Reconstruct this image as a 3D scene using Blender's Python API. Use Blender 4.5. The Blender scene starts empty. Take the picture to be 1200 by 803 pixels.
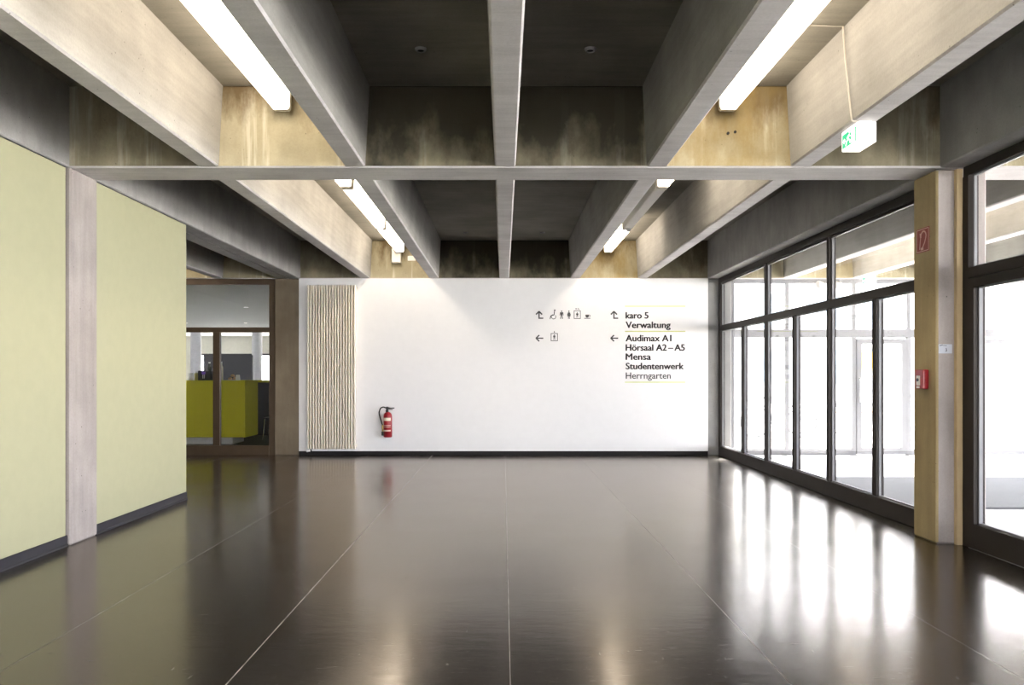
import bpy, bmesh, math, random
from mathutils import Vector, Matrix

S = bpy.context.scene
COL = S.collection
random.seed(7)

# ------------------------------------------------------------------ camera
EYE = 1.34
cam_d = bpy.data.cameras.new('camera')
cam_d.sensor_fit = 'HORIZONTAL'
cam_d.sensor_width = 36.0
cam_d.lens = 930.0 / 1200.0 * 36.0
cam_d.shift_x = (600 - 590) / 1200.0
cam_d.shift_y = (441 - 401.5) / 1200.0
cam_d.clip_start = 0.05
cam_d.clip_end = 400
cam = bpy.data.objects.new('camera', cam_d)
cam.location = (0, 0, EYE)
cam.rotation_euler = (math.pi / 2, 0, 0)
COL.objects.link(cam)
S.camera = cam

# ------------------------------------------------------------------ world, sun, exposure
world = bpy.data.worlds.new('sky')
S.world = world
world.use_nodes = True
bg = world.node_tree.nodes['Background']
bg.inputs[0].default_value = (0.92, 0.93, 1.0, 1)
bg.inputs[1].default_value = 13.0

sun_d = bpy.data.lights.new('sun', 'SUN')
sun_d.energy = 55.0
sun_d.angle = math.radians(0.6)
sun_d.color = (1.0, 0.95, 0.88)
sun = bpy.data.objects.new('sun', sun_d)
sun.location = (12, 40, 40)
sun.rotation_euler = Vector((-0.70, -1.0, -2.05)).to_track_quat('-Z', 'Y').to_euler()
COL.objects.link(sun)

S.view_settings.view_transform = 'Standard'
S.view_settings.look = 'None'
S.view_settings.exposure = 0.53
S.view_settings.gamma = 1.0
S.view_settings.use_curve_mapping = False
cy = S.cycles
cy.use_denoising = True
cy.max_bounces = 10
cy.diffuse_bounces = 6
cy.glossy_bounces = 4
cy.transparent_max_bounces = 24
cy.caustics_reflective = False
cy.caustics_refractive = False
cy.sample_clamp_indirect = 6.0

LAMP_STRENGTH = 10.0
LAMP_COLOR = (1.0, 0.87, 0.70, 1)

# ------------------------------------------------------------------ materials
class NT:
    def __init__(self, name):
        self.m = bpy.data.materials.new(name)
        self.m.use_nodes = True
        self.t = self.m.node_tree
        self.b = self.t.nodes['Principled BSDF']
        self.out = self.t.nodes['Material Output']
        self._pos = None
    def n(self, kind, **kw):
        nd = self.t.nodes.new(kind)
        for k, v in kw.items():
            setattr(nd, k, v)
        return nd
    def l(self, a, b):
        self.t.links.new(a, b)
    def pos(self):
        if self._pos is None:
            self._pos = self.n('ShaderNodeNewGeometry').outputs['Position']
        return self._pos
    def mapped(self, scale):
        mp = self.n('ShaderNodeMapping')
        mp.inputs['Scale'].default_value = scale
        self.l(self.pos(), mp.inputs['Vector'])
        return mp.outputs[0]
    def noise(self, scale, detail=4, stretch=None, rough=0.55):
        nd = self.n('ShaderNodeTexNoise')
        nd.inputs['Scale'].default_value = scale
        nd.inputs['Detail'].default_value = detail
        nd.inputs['Roughness'].default_value = rough
        self.l(self.mapped(stretch) if stretch else self.pos(), nd.inputs['Vector'])
        return nd.outputs['Fac']
    def ramp(self, fac, stops):
        r = self.n('ShaderNodeValToRGB')
        el = r.color_ramp.elements
        while len(el) < len(stops):
            el.new(0.5)
        for e, (p, c) in zip(el, stops):
            e.position = p
            e.color = (c, c, c, 1) if isinstance(c, (int, float)) else (*c, 1)
        self.l(fac, r.inputs['Fac'])
        return r.outputs['Color']
    def mix(self, fac, a, b, mode='MIX'):
        m = self.n('ShaderNodeMix', data_type='RGBA', blend_type=mode)
        for sock, v in ((m.inputs[0], fac), (m.inputs[6], a), (m.inputs[7], b)):
            if hasattr(v, 'links'):
                self.l(v, sock)
            elif isinstance(v, (int, float)):
                sock.default_value = v
            else:
                sock.default_value = (*v, 1)
        return m.outputs[2]
    def math(self, op, a, b=0.0):
        m = self.n('ShaderNodeMath', operation=op)
        for i, v in enumerate((a, b)):
            if hasattr(v, 'links'):
                self.l(v, m.inputs[i])
            else:
                m.inputs[i].default_value = v
        return m.outputs[0]
    def bump(self, h, strength=0.2, dist=0.01):
        b = self.n('ShaderNodeBump')
        b.inputs['Strength'].default_value = strength
        b.inputs['Distance'].default_value = dist
        self.l(h, b.inputs['Height'])
        self.l(b.outputs[0], self.b.inputs['Normal'])

def plain(name, c, rough=0.5, metal=0.0, grain=0.06, spec=0.5):
    t = NT(name)
    f = t.noise(9, 4)
    lo = tuple(x * (1 - grain) for x in c)
    hi = tuple(min(1, x * (1 + grain)) for x in c)
    t.l(t.ramp(f, [(0.3, lo), (0.7, hi)]), t.b.inputs['Base Color'])
    t.b.inputs['Roughness'].default_value = rough
    t.b.inputs['Metallic'].default_value = metal
    t.b.inputs['Specular IOR Level'].default_value = spec
    return t.m

def emit(name, c, s, base=0.8):
    t = NT(name)
    t.b.inputs['Base Color'].default_value = (c[0] * base, c[1] * base, c[2] * base, 1)
    t.b.inputs['Emission Color'].default_value = c if len(c) == 4 else (*c, 1)
    t.b.inputs['Emission Strength'].default_value = s
    return t.m

def concrete(name, dark, light, tint=None, grain=(1, 1, 0.35), streak=None, pits=0.5):
    t = NT(name)
    big = t.noise(1.6, 6)
    col = t.ramp(big, [(0.3, dark), (0.72, light)])
    brd = t.noise(7.0, 5, grain)
    col = t.mix(0.35, col, t.ramp(brd, [(0.3, 0.55), (0.7, 1.0)]), 'MULTIPLY')
    fine = t.noise(70, 3)
    col = t.mix(0.25, col, t.ramp(fine, [(0.3, 0.7), (0.6, 1.0)]), 'MULTIPLY')
    vor = t.n('ShaderNodeTexVoronoi')
    vor.inputs['Scale'].default_value = 16
    t.l(t.pos(), vor.inputs['Vector'])
    pit = t.ramp(vor.outputs['Distance'], [(0.05, 1 - pits), (0.10, 1.0)])
    gate = t.ramp(t.noise(5, 2), [(0.52, 0.0), (0.56, 1.0)])
    col = t.mix(gate, col, t.mix(1.0, col, pit, 'MULTIPLY'))
    if streak:
        # lime runs and brown water stains that hang from the top of the face
        st = t.noise(9.0, 4, (1, 1, 0.07), 0.6)
        runs = t.ramp(st, [(0.56, 0.0), (0.66, streak[0])])
        col = t.mix(runs, col, (0.62, 0.58, 0.46))
        br = t.noise(2.3, 6, (1, 1, 0.45), 0.65)
        z = t.n('ShaderNodeSeparateXYZ')
        t.l(t.pos(), z.inputs[0])
        hang = t.n('ShaderNodeMapRange')
        hang.inputs['From Min'].default_value = 3.05
        hang.inputs['From Max'].default_value = 3.62
        t.l(z.outputs['Z'], hang.inputs['Value'])
        m = t.math('ADD', br, t.math('MULTIPLY', hang.outputs[0], 0.22))
        col = t.mix(t.ramp(m, [(0.60, 0.0), (0.78, streak[1])]), col, (0.12, 0.075, 0.03))
        # middle coffers: old water damage with shade painted in; one outer coffer: ochre leaching
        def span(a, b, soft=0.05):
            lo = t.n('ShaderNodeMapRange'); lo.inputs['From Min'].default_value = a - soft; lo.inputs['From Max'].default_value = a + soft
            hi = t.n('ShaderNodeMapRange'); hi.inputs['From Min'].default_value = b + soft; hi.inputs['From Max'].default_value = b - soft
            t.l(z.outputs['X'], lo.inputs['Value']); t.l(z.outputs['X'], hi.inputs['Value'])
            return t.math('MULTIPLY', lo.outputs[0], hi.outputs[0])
        stain_shade = t.noise(2.6, 6, (1, 1, 0.6), 0.6)
        m1 = t.math('ADD', stain_shade, t.math('MULTIPLY', hang.outputs[0], 0.35))
        m1 = t.math('MULTIPLY', t.ramp(m1, [(0.36, 0.45), (0.66, 0.96)]), t.math('ADD', span(-1.12, 1.15), t.math('MULTIPLY', t.math('ADD', span(-3.6, -2.33), span(2.36, 3.6)), 0.75)))  # outermost coffers: only the shade of unlit ends put into the colour
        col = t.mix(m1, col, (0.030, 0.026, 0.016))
        och = t.noise(4.0, 6, (1, 1, 0.5), 0.65)
        m2 = t.math('MULTIPLY', t.ramp(och, [(0.36, 0.85), (0.62, 0.15)]), span(1.25, 2.35))
        col = t.mix(m2, col, (0.26, 0.19, 0.075))
    t.l(col, t.b.inputs['Base Color'])
    t.b.inputs['Roughness'].default_value = 0.85
    t.b.inputs['Specular IOR Level'].default_value = 0.3
    h = t.math('ADD', t.math('MULTIPLY', fine, 0.5), brd)
    t.bump(h, 0.25, 0.006)
    return t.m

def floor_material(name):
    t = NT(name)
    a = t.noise(1.1, 6)
    col = t.ramp(a, [(0.3, (0.013, 0.012, 0.012)), (0.7, (0.026, 0.023, 0.022))])
    # scuffs: short pale scratches in two directions
    for st, th in (((4, 30, 1), 0.64), ((22, 5, 1), 0.655), ((16, 20, 1), 0.66)):
        sc = t.noise(2.0, 5, st, 0.6)
        col = t.mix(t.ramp(sc, [(th, 0.0), (th + 0.06, 0.55)]), col, (0.26, 0.245, 0.23))
    t.l(col, t.b.inputs['Base Color'])
    r = t.noise(1.3, 4, (1, 1.4, 1), 0.5)
    r2 = t.noise(24, 4, (1, 3, 1))
    rr = t.math('ADD', t.math('MULTIPLY', r, 0.15), t.math('MULTIPLY', r2, 0.04))
    h = t.math('ADD', t.noise(4.0, 6, (1, 3.0, 1), 0.6), t.math('MULTIPLY', t.noise(38, 3, (1, 3, 1)), 0.10))
    t.bump(h, 0.085, 0.012)
    nrm = t.b.inputs['Normal'].links[0].from_socket
    t.b.inputs['Roughness'].default_value = 0.9
    t.b.inputs['Specular IOR Level'].default_value = 0.0
    fr = t.n('ShaderNodeFresnel')
    fr.inputs['IOR'].default_value = 1.70
    wax = []
    for rough in (t.math('ADD', rr, 0.12), t.math('ADD', t.math('MULTIPLY', r, 0.10), 0.09)):
        g = t.n('ShaderNodeBsdfGlossy')
        g.inputs['Color'].default_value = (1.0, 0.945, 0.885, 1)
        t.l(rough, g.inputs['Roughness'])
        t.l(nrm, g.inputs['Normal'])
        wax.append(g.outputs[0])
    both = t.n('ShaderNodeMixShader')
    both.inputs[0].default_value = 0.30
    t.l(wax[0], both.inputs[1]); t.l(wax[1], both.inputs[2])
    fin = t.n('ShaderNodeMixShader')
    t.l(fr.outputs[0], fin.inputs[0]); t.l(t.b.outputs[0], fin.inputs[1]); t.l(both.outputs[0], fin.inputs[2])
    t.l(fin.outputs[0], t.out.inputs['Surface'])
    return t.m

def glass_material(name, tint=(0.965, 0.97, 0.975)):
    t = NT(name)
    t.t.nodes.remove(t.b)
    tr = t.n('ShaderNodeBsdfTransparent')
    tr.inputs[0].default_value = (*tint, 1)
    gl = t.n('ShaderNodeBsdfGlossy')
    gl.inputs['Roughness'].default_value = 0.0
    gl.inputs['Color'].default_value = (0.95, 0.97, 1, 1)
    lw = t.n('ShaderNodeLayerWeight')
    lw.inputs['Blend'].default_value = 0.5
    f = t.math('ADD', t.math('MULTIPLY', t.math('POWER', lw.outputs['Facing'], 5.0), 0.9), 0.03)
    mx = t.n('ShaderNodeMixShader')
    t.l(f, mx.inputs[0])
    t.l(tr.outputs[0], mx.inputs[1])
    t.l(gl.outputs[0], mx.inputs[2])
    t.l(mx.outputs[0], t.out.inputs['Surface'])
    return t.m

M = {}
M['concrete'] = concrete('grey_concrete', (0.27, 0.262, 0.255), (0.40, 0.385, 0.37))
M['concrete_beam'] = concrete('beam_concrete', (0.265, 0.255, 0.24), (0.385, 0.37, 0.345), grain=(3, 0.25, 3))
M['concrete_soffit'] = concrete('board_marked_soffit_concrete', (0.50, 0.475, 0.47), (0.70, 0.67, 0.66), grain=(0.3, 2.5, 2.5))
M['concrete_tan'] = concrete('tan_stained_shaded_concrete', (0.34, 0.295, 0.19), (0.50, 0.445, 0.31), streak=(0.7, 0.85))
M['concrete_slab'] = concrete('slab_concrete', (0.20, 0.188, 0.16), (0.30, 0.28, 0.235), grain=(0.3, 3, 1))
M['concrete_pale'] = concrete('pale_column_concrete', (0.31, 0.275, 0.26), (0.46, 0.41, 0.385), grain=(2, 2, 0.2), pits=0.7)
M['concrete_ochre'] = concrete('ochre_column_concrete', (0.33, 0.25, 0.13), (0.47, 0.37, 0.20), grain=(2, 2, 0.2))
M['concrete_brown'] = concrete('brown_column_concrete', (0.15, 0.115, 0.075), (0.24, 0.195, 0.135), grain=(2, 2, 0.2))
M['white_wall'] = plain('white_wall_paint', (0.80, 0.785, 0.775), 0.75, grain=0.012, spec=0.25)
M['green'] = plain('pale_green_panel', (0.40, 0.39, 0.248), 0.55, grain=0.025, spec=0.35)
M['floor'] = floor_material('polished_dark_sheet_floor')
M['joint'] = plain('pale_joint_filler', (0.46, 0.43, 0.40), 0.6, grain=0.5)
M['black'] = plain('black_skirting', (0.010, 0.0095, 0.009), 0.6, spec=0.2)
M['bluegrey'] = plain('blue_grey_skirting', (0.020, 0.020, 0.027), 0.5, spec=0.3)
M['bronze'] = plain('bronze_frame', (0.026, 0.021, 0.018), 0.55, 0.0, spec=0.2)
M['bead'] = plain('grey_glazing_bead', (0.22, 0.22, 0.23), 0.5)
M['bronze_warm'] = plain('warm_bronze_frame', (0.070, 0.047, 0.028), 0.5, 0.0, spec=0.25)
M['alu'] = plain('aluminium', (0.62, 0.64, 0.66), 0.35, 0.6)
M['alu_white'] = plain('pale_frame_paint', (0.20, 0.20, 0.21), 0.6, spec=0.2)
M['glass'] = glass_material('window_glass')
M['tanstrip'] = plain('tan_seal_strip', (0.48, 0.36, 0.20), 0.6)
M['lamp'] = emit('fluorescent_diffuser', LAMP_COLOR, LAMP_STRENGTH)
M['lamp_off'] = plain('opal_diffuser_unlit', (0.78, 0.76, 0.74), 0.4, grain=0.02)
M['white_metal'] = plain('white_enamel', (0.80, 0.78, 0.74), 0.4, grain=0.03)
M['radiator'] = plain('cream_radiator_enamel', (0.78, 0.70, 0.58), 0.35, grain=0.02)
M['red'] = plain('signal_red', (0.30, 0.013, 0.020), 0.32)
M['red_dark'] = plain('brick_red_sign', (0.26, 0.030, 0.022), 0.5)
M['rubber'] = plain('black_rubber', (0.018, 0.018, 0.018), 0.5)
M['brass'] = plain('brass', (0.42, 0.28, 0.08), 0.4, 0.6)
M['print_cream'] = plain('cream_print', (0.72, 0.62, 0.46), 0.5)
M['print_white'] = plain('white_print', (0.80, 0.78, 0.74), 0.5)
M['print_pink'] = plain('faded_white_print', (0.70, 0.46, 0.40), 0.5)
M['letter'] = plain('charcoal_lettering', (0.055, 0.052, 0.055), 0.6)
M['rule'] = plain('lime_rule', (0.62, 0.66, 0.28), 0.6)
M['paper'] = plain('pale_blue_paper', (0.52, 0.55, 0.62), 0.7)
M['ink'] = plain('ink', (0.06, 0.06, 0.09), 0.7)
M['dark'] = plain('dark_cavity', (0.015, 0.014, 0.013), 0.8)
M['sign_white'] = emit('lit_sign_white', (1.0, 1.0, 0.98), 0.7, 0.6)
M['sign_green'] = emit('lit_sign_green', (0.0, 0.55, 0.24), 0.75, 0.25)
M['cable'] = plain('grey_cable', (0.50, 0.46, 0.40), 0.5)
M['counter'] = plain('olive_yellow_laminate', (0.58, 0.53, 0.03), 0.65, grain=0.03, spec=0.2)
M['kick'] = plain('pale_plinth', (0.75, 0.75, 0.72), 0.4)
M['board'] = plain('charcoal_board', (0.040, 0.038, 0.044), 0.6)
M['cafe_ceiling'] = plain('cafe_ceiling_paint', (0.50, 0.52, 0.48), 0.7, grain=0.02)
M['cafe_wall'] = plain('cafe_wall_paint', (0.66, 0.64, 0.58), 0.7)
M['cafe_floor'] = plain('cafe_floor', (0.06, 0.06, 0.06), 0.6, spec=0.2)
M['white_col'] = plain('white_column_paint', (0.74, 0.73, 0.76), 0.6)
M['downlight'] = emit('downlight_lens', (1.0, 0.95, 0.85), 3.0)
M['violet'] = plain('violet_print', (0.22, 0.10, 0.52), 0.5)
M['chrome'] = plain('chrome', (0.75, 0.75, 0.75), 0.15, 1.0)
M['pastry'] = plain('pastry', (0.55, 0.33, 0.14), 0.6, grain=0.2)
M['porcelain'] = plain('porcelain', (0.80, 0.79, 0.76), 0.25)
M['bottle_glass'] = plain('dark_bottle', (0.025, 0.03, 0.02), 0.15)
M['jar'] = plain('yellow_jar', (0.45, 0.40, 0.10), 0.3)
M['pale_floor'] = plain('pale_vestibule_floor', (0.38, 0.37, 0.35), 0.45, grain=0.1)
M['mat'] = plain('ribbed_mat_grey', (0.09, 0.09, 0.10), 0.7)
M['mat_rib'] = plain('mat_rib_grey', (0.24, 0.24, 0.25), 0.7)
M['paving'] = plain('pale_paving', (0.60, 0.59, 0.56), 0.8, grain=0.1)
M['facade'] = plain('pale_facade', (0.70, 0.69, 0.66), 0.8)
M['facade_glass'] = plain('facade_window', (0.25, 0.32, 0.36), 0.15)
M['yellow'] = plain('yellow_board', (0.80, 0.58, 0.06), 0.5)
M['bike'] = plain('bike_frame', (0.10, 0.11, 0.13), 0.4)
M['wood'] = plain('bench_wood', (0.34, 0.22, 0.12), 0.6, grain=0.2)

# ------------------------------------------------------------------ mesh helpers
WORLD = {}

def wloc(o):
    return WORLD.get(o.name, Vector((0, 0, 0)))

def obj(name, bm, mat=None, parent=None, smooth=False, origin=None):
    """bm holds WORLD coordinates; becomes one mesh object with its origin at its base."""
    bm.normal_update()
    vs = [v.co for v in bm.verts]
    lo = Vector((min(v.x for v in vs), min(v.y for v in vs), min(v.z for v in vs)))
    hi = Vector((max(v.x for v in vs), max(v.y for v in vs), max(v.z for v in vs)))
    o = Vector(((lo.x + hi.x) / 2, (lo.y + hi.y) / 2, lo.z)) if origin is None else Vector(origin)
    bmesh.ops.translate(bm, verts=bm.verts, vec=-o)
    me = bpy.data.meshes.new(name)
    bm.to_mesh(me)
    bm.free()
    mats = mat if isinstance(mat, (list, tuple)) else [mat]
    for m in mats:
        me.materials.append(M[m])
    if smooth:
        me.polygons.foreach_set('use_smooth', [True] * len(me.polygons))
    ob = bpy.data.objects.new(name, me)
    COL.objects.link(ob)
    WORLD[ob.name] = o
    if parent is not None:
        ob.parent = parent
        ob.location = o - wloc(parent)
    else:
        ob.location = o
    return ob

def clone(src, at, parent=None):
    """a copy of one object, sharing its mesh, with its base at world point `at`"""
    c = src.copy()
    COL.objects.link(c)
    at = Vector(at)
    WORLD[c.name] = at
    par = parent if parent is not None else src.parent
    c.parent = par
    c.location = at - (wloc(par) if par else Vector((0, 0, 0)))
    return c

def tag(o, label, cat, group=None):
    o['label'] = label
    o['category'] = cat
    if group:
        o['group'] = group
    return o

def thing(name, label, cat, loc, group=None):
    o = bpy.data.objects.new(name, None)
    o.empty_display_size = 0.1
    o.location = loc
    COL.objects.link(o)
    WORLD[o.name] = Vector(loc)
    return tag(o, label, cat, group)

def struct(o, label=None):
    o['kind'] = 'structure'
    if label:
        o['label'] = label
    return o

def box(bm, x0, x1, y0, y1, z0, z1, bev=0.0, seg=1):
    v = [bm.verts.new(p) for p in ((x0, y0, z0), (x1, y0, z0), (x1, y1, z0), (x0, y1, z0),
                                   (x0, y0, z1), (x1, y0, z1), (x1, y1, z1), (x0, y1, z1))]
    fs = [bm.faces.new([v[i] for i in f]) for f in ((3, 2, 1, 0), (4, 5, 6, 7), (0, 1, 5, 4), (1, 2, 6, 5), (2, 3, 7, 6), (3, 0, 4, 7))]
    if bev:
        es = list({e for f in fs for e in f.edges})
        bmesh.ops.bevel(bm, geom=es, offset=bev, segments=seg, affect='EDGES', profile=0.5)
    return bm

def B(*a, **k):
    return box(bmesh.new(), *a, **k)

def prism(bm, pts, fn, d0, d1):
    """polygon pts (u,v) mapped by fn(u,v,d), between depths d0 and d1"""
    a = [bm.verts.new(fn(u, v, d0)) for u, v in pts]
    b = [bm.verts.new(fn(u, v, d1)) for u, v in pts]
    bm.faces.new(a)
    bm.faces.new(list(reversed(b)))
    n = len(pts)
    for i in range(n):
        bm.faces.new([a[i], b[i], b[(i + 1) % n], a[(i + 1) % n]])
    bmesh.ops.recalc_face_normals(bm, faces=bm.faces)
    return bm

def tube(bm, pts, r, seg=8, closed=False):
    pts = [Vector(p) for p in pts]
    rings = []
    n = len(pts)
    up = None
    for i, p in enumerate(pts):
        if closed:
            d = pts[(i + 1) % n] - pts[i - 1]
        else:
            d = pts[min(i + 1, n - 1)] - pts[max(i - 1, 0)]
        d.normalize()
        if up is None:
            up = Vector((0, 0, 1)) if abs(d.z) < 0.9 else Vector((1, 0, 0))
        s = d.cross(up)
        if s.length < 1e-4:
            s = d.cross(Vector((0, 1, 0)))
        s.normalize()
        up = s.cross(d).normalized()
        rr = r[i] if isinstance(r, (list, tuple)) else r
        rings.append([bm.verts.new(p + (s * math.cos(2 * math.pi * k / seg) + up * math.sin(2 * math.pi * k / seg)) * rr) for k in range(seg)])
    m = n if closed else n - 1
    for i in range(m):
        a, b = rings[i], rings[(i + 1) % n]
        for k in range(seg):
            bm.faces.new([a[k], a[(k + 1) % seg], b[(k + 1) % seg], b[k]])
    if not closed:
        bm.faces.new(list(reversed(rings[0])))
        bm.faces.new(rings[-1])
    bmesh.ops.recalc_face_normals(bm, faces=bm.faces)
    return bm

def lathe(bm, prof, cx, cy, seg=24):
    rings = []
    for r, z in prof:
        if r < 1e-5:
            rings.append([bm.verts.new((cx, cy, z))])
        else:
            rings.append([bm.verts.new((cx + r * math.cos(2 * math.pi * k / seg), cy + r * math.sin(2 * math.pi * k / seg), z)) for k in range(seg)])
    for a, b in zip(rings, rings[1:]):
        for k in range(seg):
            k2 = (k + 1) % seg
            if len(a) == 1 and len(b) == 1:
                continue
            if len(a) == 1:
                bm.faces.new([a[0], b[k], b[k2]])
            elif len(b) == 1:
                bm.faces.new([a[k], b[0], a[k2]])
            else:
                bm.faces.new([a[k], b[k], b[k2], a[k2]])
    bmesh.ops.recalc_face_normals(bm, faces=bm.faces)
    return bm

# ------------------------------------------------------------------ the shell
ZB = 3.0          # underside of the beams
ZS = 3.64         # underside of the slab
YW = 13.43        # plane of the far beam
TY = [(-0.87, -0.46), (6.28, 6.69), (13.43, 13.84)]

ceiling = struct(obj('ceiling', B(-11.2, 11.4, -8.0, 13.84, ZS, 3.95), 'concrete_slab'), 'dark concrete coffered ceiling slab')

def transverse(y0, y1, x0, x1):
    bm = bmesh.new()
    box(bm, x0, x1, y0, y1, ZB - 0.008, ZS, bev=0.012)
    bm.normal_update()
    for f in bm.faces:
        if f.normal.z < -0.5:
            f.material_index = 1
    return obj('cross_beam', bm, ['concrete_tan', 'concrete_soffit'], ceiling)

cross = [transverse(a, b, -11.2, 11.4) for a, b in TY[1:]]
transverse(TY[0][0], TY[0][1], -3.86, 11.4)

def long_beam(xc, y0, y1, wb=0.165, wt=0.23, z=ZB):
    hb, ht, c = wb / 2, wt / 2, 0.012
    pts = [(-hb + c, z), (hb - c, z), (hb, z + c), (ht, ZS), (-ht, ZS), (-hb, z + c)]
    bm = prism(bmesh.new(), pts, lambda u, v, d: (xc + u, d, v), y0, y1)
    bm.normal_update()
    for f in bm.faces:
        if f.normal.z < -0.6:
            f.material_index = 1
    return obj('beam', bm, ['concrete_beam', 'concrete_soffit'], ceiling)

HALL = [-2.335, -1.175, 0.014, 1.215, 2.355]
LEFT = [-4.83, -6.0, -7.2, -8.4, -9.6, -10.8]
RIGHT = [4.83, 6.0, 7.2, 8.4, 9.6, 10.8]
bays = [(TY[0][1], TY[1][0]), (TY[1][1], TY[2][0])]
for y0, y1 in bays:
    yc = (y0 + y1) / 2
    first = None
    for x in HALL + RIGHT + (LEFT if y0 > 5 else []):
        if first is None:
            first = long_beam(x, y0, y1)
            x_first = x
        else:
            clone(first, (x, yc, ZB))
proto_rear = None
for x in HALL:
    if proto_rear is None:
        proto_rear = long_beam(x, -7.8, TY[0][0])
    else:
        clone(proto_rear, (x, (-7.8 + TY[0][0]) / 2, ZB))

# deep edge beams over the column lines, with a shadow groove in the soffit
def edge_beam(xc, y0, y1):
    bm = bmesh.new()
    h, z = 0.20, ZB - 0.008
    pts = [(-h + .01, z), (-0.012, z), (-0.009, z + .012), (0.009, z + .012), (0.012, z), (h - .01, z), (h, z + .01), (h, ZS), (-h, ZS), (-h, z + .01)]
    prism(bm, pts, lambda u, v, d: (xc + u, d, v), y0, y1)
    return obj('edge_beam', bm, 'concrete', ceiling)
for y0, y1 in bays + [(-7.8, TY[0][0])]:
    for xc in (-3.635, 3.655):
        edge_beam(xc, y0, y1)

# small holes drilled in the stained end face above the lamp
for x, z in ((1.776, 3.262), (1.832, 3.272)):
    bm = bmesh.new()
    tube(bm, [(x, 6.2795, z), (x, 6.27, z)], 0.011, 10)
    obj('anchor_hole', bm, 'dark', cross[0])

# columns
def column(x0, x1, y0, y1, mats, label, west=None):
    bm = B(x0, x1, y0, y1, 0, ZB - 0.006, bev=0.014)
    bm.normal_update()
    if west:
        for f in bm.faces:
            if f.normal.x < -0.6:
                f.material_index = 1
    return tag(obj('concrete_column', bm, mats), label, 'column')

column(-3.825, -3.422, 6.28, 6.69, ['concrete_pale'], 'pale pitted concrete column standing between two pale green wall panels')
column(3.455, 3.855, 6.33, 6.69, ['concrete_pale', 'concrete_ochre'], 'ochre and grey concrete column carrying a red alarm button and hose sign', west=True)
column(-3.875, -3.455, 13.43, 13.84, ['concrete_brown'], 'brown concrete column between the radiator wall and the bronze framed partition')
column(3.455, 3.855, 13.43, 13.84, ['concrete'], 'narrow grey brown concrete column where white wall meets tall glazing')

# far white wall and skirting
struct(obj('wall_back', B(-3.455, 3.455, 13.40, 13.60, 0.075, 2.992), 'white_wall'), 'white painted end wall with lettering')
struct(obj('baseboard_back', B(-3.455, 3.455, 13.405, 13.60, 0.0, 0.075, bev=0.004), 'black'), 'black recessed skirting under the white wall')

# green left wall: dark backing with two panels
wl = struct(obj('wall_left', B(-3.78, -3.60, -7.8, 8.60, 0, 2.985), 'dark'), 'pale green panelled side wall')
obj('panel', B(-3.60, -3.445, -7.8, 6.245, 0.085, 2.982, bev=0.003), 'green', wl)
obj('panel', B(-3.60, -3.445, 6.692, 8.62, 0.085, 2.982, bev=0.003), 'green', wl)
for y0, y1, xf in ((-7.8, 6.262, -3.432), (6.692, 8.63, -3.432)):
    pts = [(-3.60, 0), (xf, 0), (xf, 0.012), (xf - .008, 0.02), (xf - 0.008, 0.078), (xf - .014, 0.085), (-3.60, 0.085)]
    bm = prism(bmesh.new(), pts, lambda u, v, d: (u, d, v), y0, y1)
    struct(obj('baseboard_left', bm, 'bluegrey'), 'dark blue grey skirting below a pale green panel')
struct(obj('wall_lobby', B(-11.2, -3.84, 8.40, 8.60, 0, ZS), 'cafe_wall'))
struct(obj('wall_far_left', B(-11.4, -11.2, 8.4, 13.84, 0, ZS), 'cafe_wall'))

def plain_glazing(name, bars, panes, axis, lab):
    bm = bmesh.new()
    for q in bars:
        box(bm, *q)
    w = struct(obj(name, bm, 'bronze'), lab)
    for q in panes:
        PANES.append((w, q, axis))
PANES = []
xs = [-3.40 + 6.8 * k / 5 for k in range(6)]  # glazing behind the camera is added to let sky light onto the white wall
plain_glazing('added_window_6', [(-3.43, 3.46, -7.9, -7.82, 2.9, 2.99), (-3.43, 3.46, -7.9, -7.82, 0, .16)] + [(x - .03, x + .03, -7.9, -7.82, .16, 2.9) for x in xs],
              [(a + .03, b - .03, -7.9, -7.82, .16, 2.9) for a, b in zip(xs, xs[1:])], 'y', 'added unseen glazed hall end behind the viewpoint, lighting the white wall')
ys = [-7.75 + 6.84 * k / 4 for k in range(5)]  # unseen rear bay glazing, added to bring more sky light to the far wall
plain_glazing('added_window_7', [(3.64, 3.72, -7.8, -0.87, 2.9, 2.99), (3.64, 3.72, -7.8, -0.87, 0, .16)] + [(3.64, 3.72, y - .03, y + .03, .16, 2.9) for y in ys],
              [(3.64, 3.72, a + .03, b - .03, .16, 2.9) for a, b in zip(ys, ys[1:])], 'x', 'added unseen bronze framed glazing of the rear bay, for more sky light')

# floor: a pale base that shows in the joints, and dark sheets laid on it
floor = struct(obj('floor', B(-11.2, 3.72, -8.0, 13.84, -0.3, -0.0008), 'joint'), 'polished dark sheet floor with pale joints')
XJ = [(-11.2, 0), (-8.0, .005), (-5.7, .005), (-4.6, .005), (-3.48, .003), (-2.28, .0028), (-1.205, .0065), (0.03, .003), (1.25, .0038), (2.30, .0024), (3.72, 0)]
cuts = {3: [9.6], 4: [9.35, 10.62], 5: [10.6], 6: [1.0], 7: [2.2, 12.2], 8: [0.5], 9: [1.9, 12.0]}
for i in range(len(XJ) - 1):
    x0 = XJ[i][0] + XJ[i][1] / 2
    x1 = XJ[i + 1][0] - XJ[i + 1][1] / 2
    ys = [-8.0 if i >= 4 else 8.4] + cuts.get(i, []) + [13.84]
    for a, b in zip(ys, ys[1:]):
        obj('floor_sheet', B(x0, x1, a + .002, b - .002, -0.0008, 0.0), 'floor', floor)

# vestibule floor
fl2 = struct(obj('floor', B(3.72, 11.4, -8.0, 13.84, -0.3, 0.0), 'pale_floor'), 'pale vestibule floor beyond the glazing')

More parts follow.
